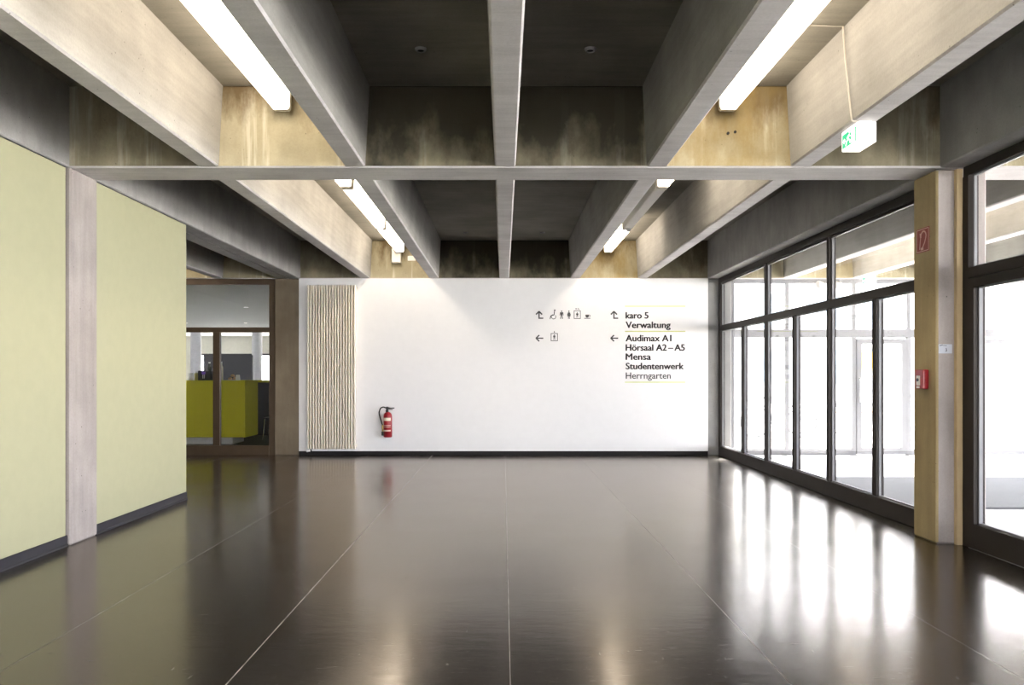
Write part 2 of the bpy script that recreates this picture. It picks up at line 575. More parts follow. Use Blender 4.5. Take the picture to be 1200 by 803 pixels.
# ------------------------------------------------------------------ glazing
def pane(parent, x0, x1, y0, y1, z0, z1, axis, spacer=True):
    """glass sheet; axis 'x' means the sheet is normal to x"""
    if axis == 'x':
        xm = (x0 + x1) / 2
        p = obj('pane', B(xm - .006, xm + .006, y0, y1, z0, z1), 'glass', parent)
    else:
        ym = (y0 + y1) / 2
        p = obj('pane', B(x0, x1, ym - .006, ym + .006, z0, z1), 'glass', parent)
    if spacer:
        bm = bmesh.new()
        w = 0.012
        if axis == 'x':
            a, b = xm - .011, xm + .011
            box(bm, a, b, y0, y1, z0, z0 + w); box(bm, a, b, y0, y1, z1 - w, z1)
            box(bm, a, b, y0, y0 + w, z0 + w, z1 - w); box(bm, a, b, y1 - w, y1, z0 + w, z1 - w)
        else:
            a, b = ym - .011, ym + .011
            box(bm, x0, x1, a, b, z0, z0 + w); box(bm, x0, x1, a, b, z1 - w, z1)
            box(bm, x0, x0 + w, a, b, z0 + w, z1 - w); box(bm, x1 - w, x1, a, b, z0 + w, z1 - w)
        obj('glazing_bead', bm, 'bead', p)
    return p

for w, q, axis in PANES:
    pane(w, *q, axis, spacer=False)
FX0, FX1 = 3.64, 3.72
# -- tall glazing between the two right-hand columns
bm = bmesh.new()
box(bm, FX0, FX1, 6.69, 13.43, 2.905, 2.992)          # head
box(bm, FX0, FX1, 13.34, 13.43, 0.0, 2.905)           # far jamb
box(bm, FX0, FX1, 6.69, 6.76, 0.0, 2.905)             # near jamb
box(bm, FX0 + .02, FX0 + .045, 6.69, 13.43, 2.88, 2.905)
w1 = struct(obj('window_1', bm, 'bronze'), 'tall bronze framed glazing between the concrete columns')
obj('transom', B(FX0 - .005, FX1, 6.76, 13.34, 2.10, 2.19, bev=.004), 'bronze', w1)
obj('bottom_rail', B(FX0 - .01, FX1, 6.76, 13.34, 0.0, 0.165, bev=.005), 'bronze', w1)
main = [8.9, 11.04]
low = [7.80, 9.97, 12.12]
for y in main:
    obj('mullion', B(FX0 - .008, FX1, y - .032, y + .032, 0.165, 2.10, bev=.004), 'bronze', w1)
    obj('mullion', B(FX0 - .008, FX1, y - .028, y + .028, 2.19, 2.905, bev=.004), 'bronze', w1)
for y in low:
    for s in (-1, 1):
        y0, y1 = sorted((y + s * .004, y + s * .042))
        obj('stile', B(FX0, FX1, y0, y1, 0.165, 2.10, bev=.003), 'bronze', w1)
ye = [6.76] + main + [13.34]
for a, b in zip(ye, ye[1:]):
    pane(w1, FX0, FX1, a + .03, b - .03, 2.19, 2.905, 'x')
ye = sorted([6.76, 13.34] + main + low)
for a, b in zip(ye, ye[1:]):
    pane(w1, FX0, FX1, a + .035, b - .035, 0.165, 2.10, 'x')

# -- glazing with doors in the nearer bay
bm = bmesh.new()
box(bm, FX0, FX1, -0.46, 6.28, 2.915, 2.992)
box(bm, FX0, FX1, 6.215, 6.33, 0.0, 2.915)
box(bm, FX0, FX1, -0.46, -0.38, 0.0, 2.915)
w2 = struct(obj('window_2', bm, 'bronze'), 'bronze framed glazing with door leaves beside the ochre column')
obj('transom', B(FX0 - .005, FX1, -0.38, 6.215, 2.105, 2.19, bev=.004), 'bronze', w2)
obj('jamb_strip', B(3.592, 3.639, 6.285, 6.33, 0.0, 2.985, bev=.004), 'tanstrip', w2)
for y in (4.03, 1.86):
    obj('mullion', B(FX0 - .006, FX1, y - .03, y + .03, 0.0, 2.105, bev=.004), 'bronze', w2)
    obj('mullion', B(FX0 - .006, FX1, y - .028, y + .028, 2.19, 2.915, bev=.004), 'bronze', w2)
ye = [-0.38, 1.86, 4.03, 6.215]
for a, b in zip(ye, ye[1:]):
    pane(w2, FX0, FX1, a + .02, b - .02, 2.19, 2.915, 'x')
    m = (a + b) / 2
    for c, d in ((a + .034, m - .003), (m + .003, b - .006)):
        bm = bmesh.new()
        t = 0.085
        box(bm, FX0 - .012, FX1 - .005, c, c + t, 0.006, 2.10)
        box(bm, FX0 - .012, FX1 - .005, d - t, d, 0.006, 2.10)
        box(bm, FX0 - .012, FX1 - .005, c + t, d - t, 0.006, 0.195)
        box(bm, FX0 - .012, FX1 - .005, c + t, d - t, 2.03, 2.10)
        lf = obj('door_leaf', bm, 'bronze', w2)
        pane(lf, FX0, FX1, c + t, d - t, 0.195, 2.03, 'x', spacer=False)
        bm = bmesh.new(); w = .012; xa, xb = 3.664, 3.692
        box(bm, xa, xb, c + t, d - t, .195, .195 + w); box(bm, xa, xb, c + t, d - t, 2.03 - w, 2.03)
        box(bm, xa, xb, c + t, c + t + w, .195 + w, 2.03 - w); box(bm, xa, xb, d - t - w, d - t, .195 + w, 2.03 - w)
        obj('glazing_bead', bm, 'bead', lf)
    obj('threshold', B(FX0, FX1, a, b, 0.0, 0.006), 'alu', w2)

# -- bronze partition to the cafe, left of the white wall
YP0, YP1 = 13.46, 13.54
bm = bmesh.new()
box(bm, -11.2, -3.875, YP0, YP1, 2.895, 2.992)
box(bm, -3.975, -3.875, YP0, YP1, 0.0, 2.895)
box(bm, -11.2, -11.1, YP0, YP1, 0.0, 2.895)
w3 = struct(obj('window_3', bm, 'bronze_warm'), 'warm bronze framed glass partition in front of the cafe counter')
obj('transom', B(-11.1, -3.975, YP0 - .005, YP1, 2.085, 2.17, bev=.004), 'bronze_warm', w3)
obj('bottom_rail', B(-11.1, -3.975, YP0 - .01, YP1, 0.0, 0.165, bev=.005), 'bronze_warm', w3)
lowx = [-9.2, -8.1, -7.0, -5.95, -4.87]
for x in lowx:
    obj('mullion', B(x - .058, x + .058, YP0 - .005, YP1, 0.165, 2.085, bev=.004), 'bronze_warm', w3)
for x in (-8.1, -5.95):
    obj('mullion', B(x - .05, x + .05, YP0 - .005, YP1, 2.17, 2.895, bev=.004), 'bronze_warm', w3)
xe = [-11.1] + lowx + [-3.975]
for a, b in zip(xe, xe[1:]):
    pane(w3, a + (.05 if a > -11 else 0), b - (.05 if b < -4 else 0), YP0, YP1, .165, 2.085, 'y', spacer=False)
xe = [-11.1, -8.1, -5.95, -3.975]
for a, b in zip(xe, xe[1:]):
    pane(w3, a + .03, b - (.03 if b < -4 else 0), YP0, YP1, 2.17, 2.895, 'y', spacer=False)

# -- pale framed outer front of the vestibule
YV0, YV1 = 13.50, 13.57
bm = bmesh.new()
box(bm, 3.86, 11.4, YV0, YV1, 2.92, 2.992)
box(bm, 3.86, 3.93, YV0, YV1, 0, 2.92)
box(bm, 11.3, 11.4, YV0, YV1, 0, 2.92)
w4 = struct(obj('window_4', bm, 'alu_white'), 'pale framed outer vestibule front with glass doors')
obj('transom', B(3.93, 11.3, YV0 - .01, YV1, 2.00, 2.14, bev=.004), 'alu_white', w4)
posts = [4.83, 5.97, 6.90, 8.06, 9.02, 10.2]
for x in posts:
    obj('post', B(x - .035, x + .035, YV0, YV1, 0.0, 2.00, bev=.004), 'alu_white', w4)
    obj('post', B(x - .03, x + .03, YV0, YV1, 2.14, 2.92, bev=.004), 'alu_white', w4)
xe = [3.93] + posts + [11.3]
for k, (a, b) in enumerate(zip(xe, xe[1:])):
    pane(w4, a + .02, b - .02, YV0, YV1, 2.14, 2.92, 'y', spacer=False)
    if k in (2, 4):
        bm = bmesh.new()
        c, d, t = a + .04, b - .04, .085
        box(bm, c, c + t, YV0 - .01, YV1 - .01, .01, 1.97); box(bm, d - t, d, YV0 - .01, YV1 - .01, .01, 1.97)
        box(bm, c + t, d - t, YV0 - .01, YV1 - .01, .01, .12); box(bm, c + t, d - t, YV0 - .01, YV1 - .01, 1.89, 1.97)
        lf = obj('door_leaf', bm, 'alu_white', w4)
        pane(lf, c + t, d - t, YV0, YV1, .12, 1.89, 'y', spacer=False)
        bm = bmesh.new()
        tube(bm, [(c + t / 2, YV0 - .01, .9), (c + t / 2, YV0 - .06, .9), (c + t / 2, YV0 - .06, 1.3), (c + t / 2, YV0 - .01, 1.3)], .012, 8)
        obj('pull_handle', bm, 'alu', lf)
    else:
        obj('bottom_rail', B(a + .035, b - .035, YV0, YV1, 0, .10), 'alu_white', w4)
        pane(w4, a + .02, b - .02, YV0, YV1, .10, 2.00, 'y', spacer=False)

# ------------------------------------------------------------------ ceiling lamps
def luminaire(x, y0, y1, lit, label, clip=False):
    t = thing('ceiling_lamp', label, 'lamp', (x, (y0 + y1) / 2, 3.42), 'linear lamps in the ceiling coffers')
    obj('spine', B(x - .05, x + .05, y0, y1, 3.555, ZS, bev=.006), 'white_metal', t)
    c = .05
    pts = [(-.052, 3.42), (.052, 3.42), (.064, 3.432), (.068, 3.555), (-.068, 3.555), (-.064, 3.432)]
    bm = prism(bmesh.new(), pts, lambda u, v, d: (x + u, d, v), y0 + c, y1 - c)
    obj('diffuser', bm, 'lamp' if lit else 'lamp_off', t)
    for a, b in ((y0, y0 + c), (y1 - c, y1)):
        pts = [(-.055, 3.415), (.055, 3.415), (.069, 3.43), (.073, 3.56), (-.073, 3.56), (-.069, 3.43)]
        bm = prism(bmesh.new(), pts, lambda u, v, d: (x + u, d, v), a, b)
        obj('end_cap', bm, 'white_metal', t)
    if clip:
        bm = bmesh.new()
        prism(bm, [(-.04, 3.415), (.04, 3.415), (.022, 3.375), (-.022, 3.375)], lambda u, v, d: (x + u, d, v), y1 - .045, y1 - .005)
        obj('joint_clip', bm, 'alu', t)
    return t
XL, XR = -1.735, 1.755
runs1 = [(-0.40, 1.34), (1.40, 3.78), (3.84, 6.225)]
runs2 = [(6.76, 8.74), (8.80, 11.18), (11.24, 13.30)]
for k, (a, b) in enumerate(runs1):
    if k < 2:
        continue
    luminaire(XL, a, b, True, 'lit white linear lamp in the front coffer near the green wall')
    luminaire(XR, a, b, True, 'lit white linear lamp in the coffer above the exit sign cable')
luminaire(XL, *runs1[1], True, 'lit linear lamp next along in the front coffer on the green wall side')
luminaire(XR, *runs1[1], True, 'lit linear lamp next along in the front coffer on the window side')
for k, (a, b) in enumerate(runs2):
    luminaire(XL, a, b, True, ['lit linear lamp just behind the cross beam on the radiator side', 'lit linear lamp in the middle of the rear coffer, radiator side',
                               'lit linear lamp ending at the white junction box'][k], k == 1)
luminaire(XR, *runs2[0], True, 'lit linear lamp just behind the cross beam on the window side')
luminaire(XR, *runs2[1], False, 'unlit pale linear lamp between two lit ones', True)
luminaire(XR, *runs2[2], True, 'short lit linear lamp above the wall lettering')
luminaire(-5.42, 11.2, 13.36, True, 'lit linear lamp in the lobby coffer before the cafe partition')
luminaire(5.42, 11.0, 13.3, True, 'lit linear lamp in the vestibule coffer by the outer doors')
luminaire(5.42, 8.4, 10.8, True, 'lit linear lamp in the middle of the vestibule coffer')

# box and cover plate on the beam face at the end of the lamp run
t = thing('junction_box', 'small white upright box on the far beam at the lamp end', 'junction box', (-1.806, 13.43, 3.247))
obj('housing', B(-1.886, -1.726, 13.345, 13.43, 3.247, 3.49, bev=.008), 'white_metal', t)
obj('cover', B(-1.878, -1.734, 13.338, 13.345, 3.255, 3.482, bev=.003), 'white_metal', t)
t = thing('cover_plate', 'small cream cover plate on the far beam beside the white box', 'plate', (-1.55, 13.43, 3.29))
obj('plate', B(-1.62, -1.49, 13.412, 13.43, 3.29, 3.375, bev=.004), 'white_metal', t)
for x in (-1.607, -1.503):
    bm = tube(bmesh.new(), [(x, 13.414, 3.332), (x, 13.409, 3.332)], .005, 8)
    obj('screw', bm, 'alu', t)

for x, y in ((-.58, 5.57), (.61, 5.57), (-.60, 12.66), (.62, 12.66)):
    rg = obj('conduit_cap', lathe(bmesh.new(), [(.022, ZS - .016), (.03, ZS - .02), (.038, ZS - .014), (.042, ZS)], x, y, 18), 'concrete', ceiling)
    obj('plug', lathe(bmesh.new(), [(0, ZS - .012), (.024, ZS - .013), (.024, ZS)], x, y, 14), 'dark', rg)

# ------------------------------------------------------------------ radiator
RX0, RX1, RZ0, RZ1 = -3.295, -2.470, 0.115, 2.865
t = thing('radiator', 'tall cream tube radiator on the white wall by the brown column', 'radiator', (-2.88, 13.37, RZ0))
N = 18
pitch = (RX1 - RX0) / N
base = None
for i in range(N):
    x = RX0 + pitch * (i + .5)
    if base is None:
        bm = bmesh.new()
        hw, hd, c = .0098, .030, .005
        ring = [(-hw + c, -hd), (hw - c, -hd), (hw, -hd + c), (hw, hd), (-hw, hd), (-hw, -hd + c)]
        prism(bm, ring, lambda u, v, d: (x + u, 13.300 + v, d), RZ0 + .012, RZ1)
        base = obj('tube', bm, 'radiator', t)
    else:
        clone(base, (x, 13.300, RZ0 + .012))
for i in range(N - 1):
    clone(base, (RX0 + pitch * (i + 1), 13.366, RZ0 + .012))
for z0, z1 in ((RZ0 + .03, RZ0 + .075), (RZ1 - .06, RZ1 - .015)):
    obj('header', B(RX0, RX1, 13.332, 13.372, z0, z1, bev=.006), 'radiator', t)
for x in (RX0 + .14, RX1 - .14):
    for z in (.45, 2.55):
        obj('bracket', B(x - .02, x + .02, 13.332, 13.40, z, z + .05), 'radiator', t)
bm = bmesh.new()
tube(bm, [(RX0 + .05, 13.345, RZ0 + .05), (RX0 + .05, 13.345, .085), (RX0 + .05, 13.40, .085)], .014, 10)
v = obj('valve', bm, 'chrome', t, smooth=True)
obj('valve_head', tube(bmesh.new(), [(RX0 + .045, 13.345, .09), (RX0 - .015, 13.335, .085)], [.018, .022], 12), 'white_metal', v)
obj('foot', B(RX0 + .1, RX1 - .02, 13.33, 13.36, RZ0, RZ0 + .012), 'radiator', t)

# ------------------------------------------------------------------ fire extinguisher
EX, EY = -1.940, 13.315
t = thing('fire_extinguisher', 'red fire extinguisher with black hose hung on the white wall', 'extinguisher', (EX, EY, .315))
R = .0725
cyl = obj('cylinder', lathe(bmesh.new(), [(0, .318), (R * .8, .315), (R, .33), (R, .665), (R * .93, .695), (R * .7, .722), (R * .35, .738), (.02, .742), (0, .742)], EX, EY, 28), 'red', t, smooth=True)
for z0, z1, m in ((.594, .644, 'print_cream'), (.512, .524, 'print_pink'), (.486, .494, 'print_cream'), (.418, .442, 'print_cream')):
    bm = bmesh.new()
    a0, a1 = math.radians(205), math.radians(318)
    vs = []
    for k in range(13):
        a = a0 + (a1 - a0) * k / 12
        r = R + .0012
        vs.append((bm.verts.new((EX + r * math.cos(a), EY + r * math.sin(a), z0)), bm.verts.new((EX + r * math.cos(a), EY + r * math.sin(a), z1))))
    for p, q in zip(vs, vs[1:]):
        bm.faces.new([p[0], q[0], q[1], p[1]])
    obj('label', bm, m, cyl)
obj('valve', lathe(bmesh.new(), [(.024, .738), (.026, .765), (.018, .775), (.018, .80), (.024, .805), (.02, .825), (0, .83)], EX - .012, EY, 14), 'rubber', t)
bm = bmesh.new()
tube(bm, [(EX - .01, EY, .812), (EX + .05, EY - .01, .803), (EX + .112, EY - .015, .806)], [.012, .010, .009], 8)
tube(bm, [(EX - .01, EY, .79), (EX + .05, EY - .01, .782), (EX + .085, EY - .015, .778)], [.009, .007, .006], 8)
obj('lever', bm, 'rubber', t)
hp = [(EX - .03, EY, .805), (EX - .07, EY - .01, .822), (EX - .115, EY - .015, .805), (EX - .14, EY - .015, .75), (EX - .14, EY - .015, .70), (EX - .12, EY - .01, .62), (EX - .098, EY, .545), (EX - .09, EY, .52)]
hs = []
for i in range(len(hp) - 1):
    p0, p1, p2, p3 = [Vector(hp[max(0, min(len(hp) - 1, i + k))]) for k in (-1, 0, 1, 2)]
    for s in range(4):
        u = s / 4
        hs.append(0.5 * ((2 * p1) + (-p0 + p2) * u + (2 * p0 - 5 * p1 + 4 * p2 - p3) * u * u + (-p0 + 3 * p1 - 3 * p2 + p3) * u ** 3))
hs.append(Vector(hp[-1]))
obj('hose', tube(bmesh.new(), hs, .011, 8), 'rubber', t, smooth=True)
obj('nozzle', tube(bmesh.new(), [(EX - .09, EY, .525), (EX - .086, EY, .47), (EX - .086, EY, .415)], [.014, .016, .012], 10), 'brass', t)
obj('nozzle_holder', B(EX - .105, EX - .062, EY - .03, EY + .03, .345, .415, bev=.006), 'rubber', t)
obj('wall_bracket', B(EX - .03, EX + .03, EY + .06, 13.40, .40, .70, bev=.004), 'rubber', t)

# ------------------------------------------------------------------ lettering and pictograms on the white wall
YF = 13.40
def wallmap(u, v, d):
    return (u, YF - d, v)
def stroke(bm, pts, w, fn=wallmap, d=.0015, joints=True):
    for (u0, v0), (u1, v1) in zip(pts, pts[1:]):
        L = math.hypot(u1 - u0, v1 - v0)
        nx, ny = -(v1 - v0) / L * w / 2, (u1 - u0) / L * w / 2
        prism(bm, [(u0 + nx, v0 + ny), (u1 + nx, v1 + ny), (u1 - nx, v1 - ny), (u0 - nx, v0 - ny)], fn, 0.0, d)
    return bm
def disc(bm, u, v, r, fn=wallmap, d=.0015, n=14):
    return prism(bm, [(u + r * math.cos(2 * math.pi * k / n), v + r * math.sin(2 * math.pi * k / n)) for k in range(n)], fn, 0.0, d)
def ring_stroke(bm, u, v, r, w, a0, a1, fn=wallmap, n=16):
    pts = [(u + r * math.cos(math.radians(a0 + (a1 - a0) * k / n)), v + r * math.sin(math.radians(a0 + (a1 - a0) * k / n))) for k in range(n + 1)]
    return stroke(bm, pts, w, fn)
PX = 69.2
def wx(px): return (px - 590) / PX
def wz(py): return EYE - (py - 441) / PX

def text_mesh(body, bold):
    cu = bpy.data.curves.new('text', 'FONT')
    cu.body = body
    cu.size = 1.0
    cu.offset = bold
    cu.resolution_u = 3
    o = bpy.data.objects.new('text', cu)
    COL.objects.link(o)
    bpy.context.view_layer.update()
    me = bpy.data.meshes.new_from_object(o.evaluated_get(bpy.context.evaluated_depsgraph_get()))
    bpy.data.objects.remove(o)
    bpy.data.curves.remove(cu)
    return me
def text_line(name, body, x0, x1, zbase, cap, bold, parent):
    me = text_mesh(body, 0.0)
    ref = text_mesh('H', 0.0)
    ch = max(v.co.y for v in ref.vertices)
    xs = [v.co.x for v in me.vertices]
    sx = (x1 - x0) / (max(xs) - min(xs))
    sz = cap / ch
    mn = min(xs)
    bm = bmesh.new()
    for dx, dz in (((-bold, 0), (bold, 0), (0, -bold * .5), (0, bold * .5)) if bold else ((0, 0),)):
        n0 = len(bm.verts)
        bm.from_mesh(me)
        bm.verts.ensure_lookup_table()
        for v in bm.verts[n0:]:
            v.co = Vector((x0 + dx + (v.co.x - mn) * sx, YF - .0015, zbase + dz + v.co.y * sz))
    bmesh.ops.recalc_face_normals(bm, faces=bm.faces)
    g = bmesh.ops.extrude_face_region(bm, geom=bm.faces[:])
    bmesh.ops.translate(bm, verts=[e for e in g['geom'] if isinstance(e, bmesh.types.BMVert)], vec=(0, .0015, 0))
    bmesh.ops.recalc_face_normals(bm, faces=bm.faces)
    return obj(name, bm, 'letter', parent)

d = thing('directory_lettering', 'column of dark room names between lime rules on the white wall', 'lettering', (wx(767), YF, wz(448)))
for body, px1, py, bold in (('karo 5', 759.2, 373.5, .0055), ('Verwaltung', 785, 384.6, .0055), ('Audimax A1', 786, 400.2, .0055), ('Hörsaal A2\u2009–\u2009A5', 801.7, 411.1, .0055),
                            ('Mensa', 762, 421.8, .0055), ('Studentenwerk', 800.4, 432.8, .0055), ('Herrngarten', 785.4, 443.9, .0018)):
    text_line('text_line', body, wx(733.0), wx(px1), wz(py), .105 if True else 0, bold, d)
for py in (359.2, 388.6, 448.0):
    obj('rule', B(wx(732), wx(802.5), YF - .0015, YF, wz(py) - .009, wz(py) + .009), 'rule', d)

def arrow_left(px0, px1, py):
    bm = bmesh.new()
    u0, u1, v = wx(px0), wx(px1), wz(py)
    stroke(bm, [(u0 + .012, v), (u1, v)], .021)
    stroke(bm, [(u0 + .058, v + .052), (u0 + .004, v), (u0 + .058, v - .052)], .023)
    disc(bm, u0 + .008, v, .012)
    return bm
def arrow_up(px0, px1, pyt, pyb):
    bm = bmesh.new()
    u0, u1, vt, vb = wx(px0), wx(px1), wz(pyt), wz(pyb)
    um = u0 + (u1 - u0) * .42
    stroke(bm, [(u1, vb + .011), (um - .0105, vb + .011)], .022)
    stroke(bm, [(um, vb), (um, vt - .006)], .022)
    stroke(bm, [(um - .052, vt - .056), (um, vt - .004), (um + .052, vt - .056)], .023)
    disc(bm, um, vt - .008, .012)
    return bm
for bm in (arrow_up(715.5, 724, 365, 374), arrow_left(715.2, 724, 396.6)):
    obj('arrow', bm, 'letter', d)

p = thing('pictogram_lettering', 'dark pictograms with two arrows on the white wall', 'pictograms', (wx(660), YF, wz(400)))
for bm in (arrow_up(628, 636.5, 365, 374), arrow_left(627.8, 636.5, 396.6)):
    obj('arrow', bm, 'letter', p)
# wheelchair
bm = bmesh.new()
cx, cz = wx(648.6), wz(371.5)
ring_stroke(bm, cx, cz, .038, .011, 100, 400)
stroke(bm, [(cx + .012, cz + .09), (cx + .008, cz + .03), (cx - .045, cz + .02), (cx - .062, cz - .04)], .015)
disc(bm, cx + .018, cz + .108, .015)
obj('wheelchair_pictogram', bm, 'letter', p)
# man and woman
def man(cx, z0, h):
    bm = bmesh.new()
    disc(bm, cx, z0 + h * .92, h * .085)
    prism(bm, [(cx - h * .15, z0 + h * .80), (cx + h * .15, z0 + h * .80), (cx + h * .11, z0 + h * .42), (cx - h * .11, z0 + h * .42)], wallmap, 0, .0015)
    stroke(bm, [(cx - h * .15, z0 + h * .79), (cx - h * .21, z0 + h * .42)], h * .075)
    stroke(bm, [(cx + h * .15, z0 + h * .79), (cx + h * .21, z0 + h * .42)], h * .075)
    stroke(bm, [(cx - h * .055, z0 + h * .45), (cx - h * .12, z0)], h * .10)
    stroke(bm, [(cx + h * .055, z0 + h * .45), (cx + h * .12, z0)], h * .10)
    return bm
def woman(cx, z0, h):
    bm = bmesh.new()
    disc(bm, cx, z0 + h * .92, h * .085)
    prism(bm, [(cx - h * .08, z0 + h * .80), (cx + h * .08, z0 + h * .80), (cx + h * .20, z0 + h * .30), (cx - h * .20, z0 + h * .30)], wallmap, 0, .0015)
    stroke(bm, [(cx - h * .08, z0 + h * .78), (cx - h * .21, z0 + h * .45)], h * .06)
    stroke(bm, [(cx + h * .08, z0 + h * .78), (cx + h * .21, z0 + h * .45)], h * .06)
    stroke(bm, [(cx - h * .06, z0 + h * .32), (cx - h * .06, z0)], h * .08)
    stroke(bm, [(cx + h * .06, z0 + h * .32), (cx + h * .06, z0)], h * .08)
    return bm
obj('man_pictogram', man(wx(657.9), wz(374), .14), 'letter', p)
obj('woman_pictogram', woman(wx(666.5), wz(374), .14), 'letter', p)
# lifts
def lift(px0, px1, pyt, pyb, extra):
    bm = bmesh.new()
    u0, u1, vt, vb = wx(px0), wx(px1), wz(pyt), wz(pyb)
    w = .011
    stroke(bm, [(u0, vb + w / 2), (u1, vb + w / 2)], w); stroke(bm, [(u0, vt - w / 2), (u1, vt - w / 2)], w)
    stroke(bm, [(u0 + w / 2, vb), (u0 + w / 2, vt)], w); stroke(bm, [(u1 - w / 2, vb), (u1 - w / 2, vt)], w)
    m = man((u0 + u1) / 2, vb + .022, .092)
    me = bpy.data.meshes.new('tmp'); m.to_mesh(me); m.free(); bm.from_mesh(me); bpy.data.meshes.remove(me)
    um = (u0 + u1) / 2
    z = vt + .012
    if extra:
        prism(bm, [(um - .035, z + .012), (um - .020, z + .032), (um - .005, z + .012)], wallmap, 0, .0015)
        stroke(bm, [(um - .020, z), (um - .020, z + .014)], .008)
        stroke(bm, [(um + .004, z), (um + .014, z + .03)], .008)
        prism(bm, [(um + .014, z + .018), (um + .040, z + .018), (um + .027, z)], wallmap, 0, .0015)
    else:
        stroke(bm, [(um, z - .004), (um, z + .024)], .010)
        prism(bm, [(um - .014, z + .008), (um + .014, z + .008), (um, z - .008)], wallmap, 0, .0015)
    return bm
obj('lift_pictogram', lift(672.2, 680.2, 364.2, 374, True), 'letter', p)
obj('lift_pictogram', lift(645.3, 653.5, 390.7, 400, False), 'letter', p)
# cup
bm = bmesh.new()
cx, cz = wx(688), wz(373.8)
stroke(bm, [(cx - .052, cz + .006), (cx + .052, cz + .006)], .011)
prism(bm, [(cx - .035, cz + .068), (cx + .030, cz + .068), (cx + .024, cz + .032), (cx + .010, cz + .018), (cx - .016, cz + .018), (cx - .029, cz + .032)], wallmap, 0, .0015)
ring_stroke(bm, cx + .032, cz + .048, .016, .009, -100, 100)
obj('cup_pictogram', bm, 'letter', p)

# ------------------------------------------------------------------ exit sign with its cable
def exit_sign(x0, x1, y0, y1, z1, label):
    h = .145
    z0 = z1 - h
    t = thing('exit_sign', label, 'exit sign', ((x0 + x1) / 2, (y0 + y1) / 2, z0))
    obj('mounting_plate', B(x0 + .02, x1 - .02, y0 + .02, y1 - .02, z1 - .012, z1), 'white_metal', t)
    hs = obj('housing', B(x0, x1, y0, y1, z0, z1 - .012, bev=.004), 'sign_white', t)
    L, Hh = y1 - y0, h - .012
    for xf, sgn in ((x0, -1), (x1, 1)):
        # pictogram face: u runs from the far end to the near end
        fn = lambda u, v, d: (xf + sgn * d, y1 - u * L, z0 + v * Hh)
        bm = bmesh.new()
        prism(bm, [(.07, .12), (.93, .12), (.93, .80), (.07, .80)], fn, 0, .002)
        g = obj('green_field', bm, 'sign_green', hs)
        bm = bmesh.new()
        prism(bm, [(.64, .14), (.88, .14), (.88, .76), (.64, .76)], fn, 0, .003)          # doorway
        stroke(bm, [(.52, .66), (.44, .44), (.34, .34), (.30, .16)], .07, fn, .003)
        stroke(bm, [(.44, .44), (.56, .34), (.58, .18)], .06, fn, .003)
        stroke(bm, [(.36, .50), (.46, .62), (.60, .52)], .045, fn, .003)
        disc(bm, .545, .73, .05, fn, .003)
        prism(bm, [(.10, .45), (.20, .60), (.20, .51), (.28, .51), (.28, .39), (.20, .39), (.20, .30)], fn, 0, .003)
        obj('white_pictogram', bm, 'sign_white', g)
    return t
exit_sign(2.288, 2.412, 5.13, 5.37, ZB, 'lit green and white exit sign box under the lamp lit beam')
bm = bmesh.new()
tube(bm, [(2.34, 5.16, ZB - .006), (2.262, 5.15, ZB - .006), (2.258, 5.15, ZB + .02), (2.232, 5.18, 3.40), (2.224, 5.20, ZS - .008), (2.15, 5.20, ZS - .006), (1.80, 5.16, ZS - .006)], .0055, 6)
tag(obj('sign_cable', bm, 'cable'), 'thin grey cable running up the lamp lit beam to the exit sign', 'cable')
exit_sign(5.94, 6.06, 12.9, 13.14, ZB, 'green exit sign under the vestibule beam behind the tall glazing')

# globe lights on the vestibule front
for x, lab in ((5.34, 'small round lamp on the vestibule front nearer the white wall'), (5.64, 'small round lamp on the vestibule front nearer the exit sign')):
    t = thing('globe_lamp', lab, 'lamp', (x, 13.46, 2.79), 'round lamps on the vestibule front')
    obj('globe', lathe(bmesh.new(), [(0, 2.79), (.05, 2.80), (.085, 2.835), (.09, 2.87), (.07, 2.92), (.03, 2.94), (0, 2.942)], x, 13.40, 18), 'alu', t, smooth=True)
    obj('arm', B(x - .015, x + .015, 13.42, 13.50, 2.925, 2.955), 'alu', t)

# ------------------------------------------------------------------ red items and paper on the ochre column
CX = 3.455
def westmap(y1, z0, L, Hh):
    return lambda u, v, dd: (CX - .003 - dd, y1 - u * L, z0 + v * Hh)
t = thing('hose_sign', 'red square fire hose sign on the ochre column', 'sign', (CX, 6.535, 2.36))
obj('plate', B(CX - .003, CX, 6.435, 6.635, 2.36, 2.56), 'red_dark', t)
fn = westmap(6.635, 2.36, .2, .2)
bm = bmesh.new()
stroke(bm, [(.05, .05), (.95, .05), (.95, .95), (.05, .95), (.05, .05)], .03, fn, .001)
obj('border', bm, 'print_pink', t)
bm = bmesh.new()
ring = [(.56 + .20 * math.cos(math.radians(a)), .66 + .20 * math.sin(math.radians(a))) for a in range(170, -31, -20)]
stroke(bm, ring + [(.66, .40), (.52, .22), (.44, .14)], .06, fn, .001)
stroke(bm, [(.36, .70), (.30, .40), (.27, .14)], .05, fn, .001)
prism(bm, [(.27, .80), (.37, .80), (.40, .62), (.30, .62)], fn, 0, .001)
prism(bm, [(.36, .10), (.56, .10), (.56, .20), (.36, .20)], fn, 0, .001)
obj('hose_pictogram', bm, 'print_pink', t)

